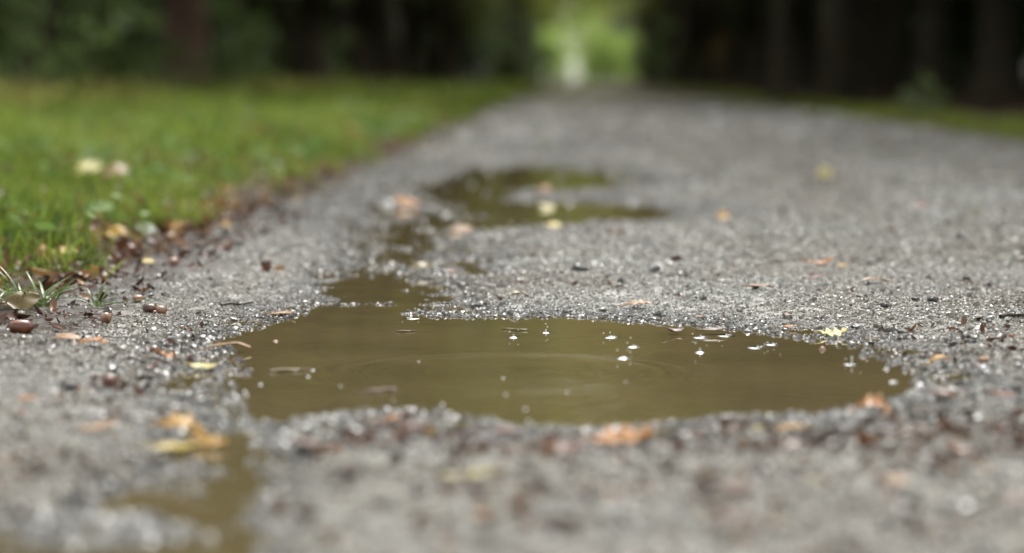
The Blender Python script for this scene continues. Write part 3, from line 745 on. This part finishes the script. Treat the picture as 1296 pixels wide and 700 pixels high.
sp = [(0, .15, .075, .25, .0016), (0, .05, .055, .3, .0016), (0, 2.9, .05, .45, .0013), (0, 1.3, .04, 1.0, .0016), (.002, .9, .034, .95, .0015), (-.002, 2.2, .03, .95, .0014),
      (.001, 4.8, .03, .6, .0015), (.002, 5.6, .028, .5, .0013), (-.002, 3.7, .03, .55, .0013), (0, .5, .04, .6, .0013)]
tuft(122, 377, sp, 'green grass tuft with one long blade pointing right')
sp2 = [(rng.uniform(-.028, .022), rng.uniform(0, 6.28), rng.uniform(.035, .07), rng.uniform(.3, 1), rng.uniform(.0012, .002)) for _ in range(34)]
tuft(44, 378, sp2, 'bushy green grass tuft left of the single long bladed one')
sp3 = [(rng.uniform(-.03, .03), rng.uniform(0, 6.28), rng.uniform(.04, .08), rng.uniform(.3, 1), rng.uniform(.0012, .002)) for _ in range(26)]
tuft(3, 372, sp3, 'green grass tuft cut by the left edge of the picture')

# ------------------------------------------------------------------ rain splashes and bubbles
def splash(x, y, r, jet, label):
    prof = [(.0002, .0001)] + [(r * (.35 + .65 * t), .0001 + .0004 * r / .01 * math.exp(-((t - .72) / .16) ** 2)) for t in np.linspace(0, 1, 9)] + [(r * 1.12, -.0002)]
    o = lathe(prof, 28).build('raindrop_splash', M_clear); o.location = (x, y, 0.0002)
    q = lathe([(1e-4, 0), (.0012, .0002), (.0007, jet * .15), (.0005, jet * .45), (.0006, jet * .7), (.0009, jet * .84), (.0008, jet * .95), (1e-4, jet)], 12)
    q.build('water_jet', M_glint, o)
    for a in (rng.uniform(0, 3), rng.uniform(3, 6)):
        d = lathe([(max(1e-5, .0007 * math.sin(math.pi * i / 6)), -.0007 * math.cos(math.pi * i / 6)) for i in range(7)], 10)
        do = d.build('droplet', M_glint, o); do.location = (r * 1.2 * math.cos(a), r * 1.2 * math.sin(a), rng.uniform(.003, .010))
    return tag(o, label, 'splash', 'raindrop splashes on the puddle')
SL = ['splash with a flung drop near the rear rim of the puddle left of centre','splash left of the one with a flung drop','flat wide splash in the middle rear of the puddle','flat faint splash in front of the flat wide one',
      'low splash nearest the puddle centre','splash at the rear right under the long leaf strip','bright low splash in front of the one under the leaf strip','small splash near the rear rim right of the leaf strip',
      'wide splash in the right half of the puddle','bright star shaped splash near the right tip of the puddle','splash in the mouth of the channel','thin splash right of the wide one in the right half']
for k, (x, y) in enumerate(spl_xy):
    splash(x, y, (.004, .0045, .009, .007, .0055, .008, .0045, .009, .010, .007, .009, .007)[k], (.0035, .003, .0018, .0015, .0015, .0025, .004, .0018, .0018, .0075, .0018, .0015)[k], SL[k])
BUB = [(431,489),(390,477),(396,469),(530,458),(498,507),(640,500),(637,479),(392,527),(792,483),(665,518),(669,533),(310,496),(330,487),(718,497),(560,512)]
bl = lathe([(.0030, -.0004), (.0024, .0003), (.0021, .0010), (.0017, .0017), (.0010, .0022), (1e-5, .0024)], 14)
bub = bl.build('bubble', M_glint)
for k, p in enumerate(BUB):
    o = bub if k == 0 else copy_tree(bub)
    o.location = (*G(*p), 0.0001); s = rng.uniform(.3, .55); o.scale = (s, s, s * .7)
    tag(o, 'tiny glinting water bubble floating on the large muddy puddle', 'bubble', 'tiny bubbles on the large puddle')

# ------------------------------------------------------------------ forest
rng = np.random.default_rng(2024); random.seed(5)
def crown_mesh(name, n, zlo, zhi, rad, size, mat, parent, clumps=46, shape='tree'):
    cl = []
    for _ in range(clumps):
        t = rng.random(); z = zlo + (zhi - zlo) * t
        rr_ = rad * math.sin(math.pi * (0.12 + .80 * t)) ** .7 * math.sqrt(rng.random())
        a = rng.uniform(0, 2 * math.pi); cl.append((rr_ * math.cos(a), rr_ * math.sin(a), z, rng.uniform(.18, .42) * rad, rng.random()))
    cl = np.array(cl); k = rng.integers(0, clumps, n)
    p = rng.normal(size=(n, 3)); p /= np.linalg.norm(p, axis=1)[:, None]; p *= (rng.random(n) ** .45)[:, None]
    c = cl[k, :3] + p * cl[k, 3][:, None] * np.array([1, 1, .7])
    t = np.clip(cl[k, 4] * .6 + rng.random(n) * .4, 0, 1)
    v, f, tt = scatter_leaves(c[:, :2], c[:, 2], size * rng.uniform(.6, 1.3, n), rng.uniform(.5, .8, n), t, .7, .3)
    return np_mesh(name, v, f, mat, parent, attrs={'tint': tt}), cl

def make_tree(r0, hgt, zlo, rad, bark, leaf, n=5000, size=.2, lean=0, name='tree'):
    root = empty(name)
    b = MB(); pts = []; rads = []
    for i in range(14):
        t = i / 13; z = hgt * t
        pts.append((lean * z + .05 * math.sin(3 * t + r0 * 40) * hgt * .12, .04 * math.sin(4 * t + 1), z - .1 if i == 0 else z))
        rads.append(r0 * (1 - .8 * t) * (1 + (.55 * math.exp(-z / .25) if z < 1.5 else 0)))
    # extra rings at the root flare
    pts[1:1] = [(lean * z, 0, z) for z in (.08, .2, .45, .8)]; rads[1:1] = [r0 * (1 + .55 * math.exp(-z / .25)) for z in (.08, .2, .45, .8)]
    rads[0] = r0 * 1.7
    b.tube(pts, rads, 12)
    tr = b.build('trunk', bark, root)
    me = tr.data; co = np.zeros(len(me.vertices) * 3, np.float32); me.vertices.foreach_get('co', co); co = co.reshape(-1, 3)
    an = np.arctan2(co[:, 1], co[:, 0] - lean * co[:, 2]); g = 1 + .06 * np.sin(an * 3 + co[:, 2] * .8) + (.16 * np.sin(an * 5 + 1)) * np.exp(-np.maximum(co[:, 2], 0) / .3)
    co[:, 0] = lean * co[:, 2] + (co[:, 0] - lean * co[:, 2]) * g; co[:, 1] *= g; me.vertices.foreach_set('co', co.ravel()); me.update()
    cr, cl = crown_mesh('crown', n, zlo, hgt * 1.02, rad, size, leaf, root)
    lb = MB()
    for k in range(12):
        z0 = zlo * .8 + (hgt * .85 - zlo * .8) * k / 12; q = cl[k * 3]
        s = np.array([lean * z0, 0, z0]); e = np.array([q[0], q[1], max(q[2], z0 + .3)]); mid = (s + e) / 2 + np.array([0, 0, .25])
        lb.tube([s, mid, e], [r0 * .28, r0 * .18, r0 * .06], 6)
    lb.build('limbs', bark, root)
    return root

tA = make_tree(.095, 11, 2.4, 2.6, M_bark, M_crown)
tB = make_tree(.085, 9.5, 1.9, 2.3, M_bark_green, M_crown_ol, lean=.02)
tC = make_tree(.13, 13, 3.2, 3.0, M_bark, M_crown_dk)
tD = make_tree(.16, 11, 2.4, 2.5, M_bark_red, M_crown)
tE = make_tree(.07, 8, 1.2, 2.2, M_bark, M_crown_dk)
used = set()
def put(proto, x, y, label, cat='tree', group=None, s=1.0, rz=None):
    o = proto if proto.name not in used else copy_tree(proto)
    used.add(proto.name)
    o.location = (x, y, H(x, y) - .01); o.rotation_euler = (0, 0, rng.uniform(0, 6.28) if rz is None else rz); o.scale = (s, s, s)
    return tag(o, label, cat, group)

# trees one can tell apart
put(tD, lat(237, 22), 22, 'reddish brown tree trunk standing behind the left grass verge', s=1.1)
put(tE, lat(116, 19.5), 19.5, 'black slim tree trunk left of the reddish brown one', s=.95)
put(tC, lat(490, 50), 50, 'thick black tree trunk at the far end of the left verge', s=1.6)
put(tB, lat(527, 56), 56, 'slim greenish tree trunk right of the thick black one', s=1.4)
put(tA, lat(345, 34), 34, 'slender dark tree behind the verge between the reddish and the thick black trunk', s=.8)
put(tB, lat(372, 40), 40, 'slender mossy tree just left of the thick black trunk', s=.9)
put(tA, lat(40, 18), 18, 'dark tree nearest the left edge of the picture', s=.95)
put(tC, lat(985, 25), 25, 'dark thick tree trunk on the right side behind the grass strip', s=.7)

LG = 'trees of the dense wood on the left'; RG = 'trees of the dense wood on the right'
LL = 'dark slender tree standing in the dense wood left of the road'; RL = 'dark slender tree standing in the dense wood right of the road'
prot = [tA, tB, tC, tD, tE]
def wood(side, rows, ys, lb, gp):
    for (x0, jit, step) in rows:
        y = ys[0] + rng.uniform(0, step)
        while y < ys[1]:
            k = rng.choice(5, p=[.28, .26, .22, .04, .20] if side < 0 else [.30, .26, .22, 0, .22]); s = rng.uniform(.85, 1.25)
            put(prot[k], side * (x0 + rng.uniform(-jit, jit)), y, lb, 'tree', gp, s); y += step * rng.uniform(.75, 1.25)
wood(-1, [(4.9, .4, 4.2), (7.4, .6, 5), (10.5, .8, 6)], (28, 125), LL, LG)
wood(-1, [(5.2, .4, 4.5), (8, .8, 5)], (15, 26), LL, LG)
wood(1, [(3.9, .4, 2.4), (6.0, .6, 3.6), (9, .8, 5)], (8, 30), RL, RG)
wood(1, [(5.0, .6, 3.0), (7.4, .6, 4.8), (10, .8, 5.5)], (30, 125), RL, RG)
tO = make_tree(.13, 9.5, 1.9, 2.7, M_bark, M_crown_ar, n=1700, size=.2)
tP = make_tree(.12, 9, 2.0, 2.6, M_bark, M_crown_br, n=1700, size=.2)
for side, lb in ((-1, 'tall tree arching its crown over the far road from the left'), (1, 'tall tree arching its crown over the far road from the right')):
    y = 31.0 if side < 0 else 28.5
    while y < 120:
        put(tO if side < 0 or rng.random() < .4 else tP, (side * rng.uniform(2.7, 3.1) - (.3 if side < 0 else 0)) if y < 66 else (rng.uniform(-1.9, -1.5) if side < 0 else rng.uniform(2.9, 3.3)), y, lb, 'tree', 'trees arching over the far road', rng.uniform(1.35, 1.6)); y += rng.uniform(6, 9)

# shrubs of the undergrowth
def make_shrub(name, n, hgt, rad, size, mat, stems=7, low=.12):
    root = empty(name)
    cr, cl = crown_mesh('foliage', n, low * hgt, hgt, rad, size, mat, root, clumps=22)
    b = MB()
    for k in range(stems):
        e = cl[k, :3]; b.tube([(e[0] * .08, e[1] * .08, -.05), (e[0] * .5, e[1] * .5, e[2] * .6), tuple(e)], [.018, .012, .005], 6)
    b.build('stems', M_bark, root); return root
sA = make_shrub('shrub', 900, 1.4, .75, .085, M_shrub)
sB = make_shrub('bush', 3600, 3.4, 1.9, .16, M_crown_dk, low=-.02)
sC = make_shrub('shrub', 260, .55, .35, .07, M_shrub, 5)
put(sA, lat(40, 16), 16, 'leafy green shrub filling the upper left corner', 'shrub', s=1.0)
put(sA, lat(150, 23), 23, 'leafy green shrub between the black and the reddish brown trunk', 'shrub', s=.75)
put(sC, lat(283, 21), 21, 'small pale leaved shrub right of the reddish brown trunk', 'shrub', s=1.0)
put(sA, lat(390, 36), 36, 'dim green shrub behind the verge left of the thick black trunk', 'shrub', s=1.2)
put(sC, lat(20, 15), 15, 'small low shrub under the leafy one at the left edge', 'shrub', s=.8)
put(sC, lat(85, 16.5), 16.5, 'small low shrub left of the black slim trunk', 'shrub', s=.7)
put(sA, lat(300, 27), 27, 'green shrub behind and right of the reddish brown trunk', 'shrub', s=1.0)
put(sA, lat(100, 25), 25, 'green shrub behind the black slim trunk', 'shrub', s=1.3)
put(sC, lat(160, 19.5), 19.5, 'low bright shrub in front of the leafy one between black and reddish trunk', 'shrub', s=1.2)
put(sC, lat(325, 30), 30, 'low shrub left of the slender dark tree', 'shrub', s=1.2)
put(sC, lat(425, 44), 44, 'low shrub at the foot of the thick black trunk', 'shrub', s=1.3)
put(sC, lat(1165, 15.5), 15.5, 'small pale weed bush at the right grass strip', 'shrub', s=.45)
for side, xs, lb, gp in ((-1, (8, 11.5, 15), 'dark bush closing the depth of the wood left of the road', 'dark bushes deep in the left wood'),
                         (-1, (6.0,), 'dark bush among the trunks far along the left side of the road', 'dark bushes among the far left trunks'),
                         (1, (6.2,), 'dark bush among the trunks far along the right side of the road', 'dark bushes among the far right trunks'),
                         (1, (7.5, 11, 14.5), 'dark bush closing the depth of the wood right of the road', 'dark bushes deep in the right wood')):
    for x0 in xs:
        y = (7 if x0 > 7 else 62) + rng.uniform(0, 3)
        while y < 130:
            put(sB, side * (x0 + rng.uniform(-.8, .8)), y, lb, 'bush', gp, rng.uniform(.8, 1.3)); y += rng.uniform(3, 4.6)
for side, lb in ((-1, 'small dim green shrub at the foot of the far avenue trees, left of the road'), (1, 'small dim green shrub at the foot of the far avenue trees, right of the road')):
    y = 70
    while y < 118:
        put(sA, -1.75 + rng.uniform(-.4, .1) if side < 0 else 3.1 + rng.uniform(-.2, .5), y, lb, 'shrub', 'shrubs at the foot of the far avenue trees', rng.uniform(.8, 1.5)); y += rng.uniform(4, 7)
y = 17.5
while y < 34:
    put(sB, -4.1 + rng.uniform(-.35, .25) - (y - 17) * .02, y, 'low dark bush where the left verge grass meets the wood', 'bush', 'low bushes at the back of the left verge', rng.uniform(.2, .34)); y += rng.uniform(1.2, 2.2)
for k, x in enumerate([-14, -11.8, -9.8, -8, -6.3, -4.9, -3.7, -2.7, 4.0, 5.2, 6.8, 8.6, 10.6, 12.8, 15]):
    put(sB, x + rng.uniform(-.3, .3), 127 + rng.uniform(-5, 5), 'dark bush at the far end of the wood beside the light gap, ' + ('left side' if x < 0 else 'right side'), 'bush', 'dark bushes at the far end of the wood', rng.uniform(1.0, 1.3))
for x in list(np.arange(-8.4, -2.4, .75)) + list(np.arange(4.0, 9, .8)):
    put(sB, x + rng.uniform(-.2, .2), 112 + rng.uniform(-4, 4), 'low dark bush in front of the far end of the wood, ' + ('left of the gap' if x < 0 else 'right of the gap'), 'bush', 'low dark bushes before the far end of the wood', rng.uniform(.38, .5))
# yellowed sapling right of the road
sD = make_shrub('sapling', 120, .8, .16, .06, attr_mat('leaf_yellowing', [(0, (.16, .10, .015)), (1, (.30, .19, .03))], .4, .4), 3)
put(sD, lat(913, 33), 33, 'thin yellowing sapling at the right forest edge', 'sapling')

# the light clearing at the end of the road
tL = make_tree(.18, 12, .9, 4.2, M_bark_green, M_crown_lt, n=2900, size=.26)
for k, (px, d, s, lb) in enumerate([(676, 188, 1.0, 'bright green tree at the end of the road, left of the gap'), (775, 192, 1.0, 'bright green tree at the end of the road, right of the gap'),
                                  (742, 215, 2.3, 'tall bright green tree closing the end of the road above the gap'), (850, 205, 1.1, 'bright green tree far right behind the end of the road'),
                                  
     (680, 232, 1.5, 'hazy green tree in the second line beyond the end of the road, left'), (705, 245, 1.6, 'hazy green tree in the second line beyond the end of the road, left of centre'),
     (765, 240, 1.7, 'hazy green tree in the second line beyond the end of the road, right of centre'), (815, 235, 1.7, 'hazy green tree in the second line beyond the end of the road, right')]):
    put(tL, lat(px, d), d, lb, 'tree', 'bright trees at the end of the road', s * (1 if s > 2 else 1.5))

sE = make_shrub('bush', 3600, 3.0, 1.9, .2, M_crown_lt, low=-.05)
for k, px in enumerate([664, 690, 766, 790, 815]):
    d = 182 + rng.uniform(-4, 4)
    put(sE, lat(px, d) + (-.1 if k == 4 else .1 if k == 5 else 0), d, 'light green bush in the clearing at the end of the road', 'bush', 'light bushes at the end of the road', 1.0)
# ------------------------------------------------------------------ light
w = bpy.data.worlds.new('World'); scene.world = w; w.use_nodes = True
nt = w.node_tree; bg = nt.nodes['Background']
sky = nt.nodes.new('ShaderNodeTexSky'); sky.sky_type = 'NISHITA'; sky.sun_disc = False
EL, ROT = 60, 12
sky.sun_elevation = R(EL); sky.sun_rotation = R(ROT); sky.dust_density = 3; sky.air_density = 1; sky.ozone_density = 0
hs = nt.nodes.new('ShaderNodeHueSaturation'); hs.inputs['Saturation'].default_value = .12
nt.links.new(sky.outputs[0], hs.inputs['Color']); nt.links.new(hs.outputs[0], bg.inputs[0]); bg.inputs[1].default_value = .13
sl = bpy.data.lights.new('sun', 'SUN'); so = bpy.data.objects.new('sun', sl); COL.objects.link(so)
sl.energy = 1.2; sl.angle = R(20); sl.color = (1, .98, .94)
dirv = Vector((math.sin(R(ROT)) * math.cos(R(EL)), math.cos(R(ROT)) * math.cos(R(EL)), math.sin(R(EL))))
so.rotation_euler = dirv.to_track_quat('Z', 'Y').to_euler(); so.location = (0, 10, 30)

vs = scene.view_settings
vs.view_transform = 'Standard'; vs.look = 'None'; vs.exposure = 1.64; vs.gamma = 1; vs.use_curve_mapping = False
cy = scene.cycles
cy.use_denoising = True; cy.max_bounces = 8; cy.diffuse_bounces = 3; cy.glossy_bounces = 3; cy.transmission_bounces = 6; cy.transparent_max_bounces = 6
cy.sample_clamp_indirect = 6; cy.caustics_reflective = False; cy.caustics_refractive = False
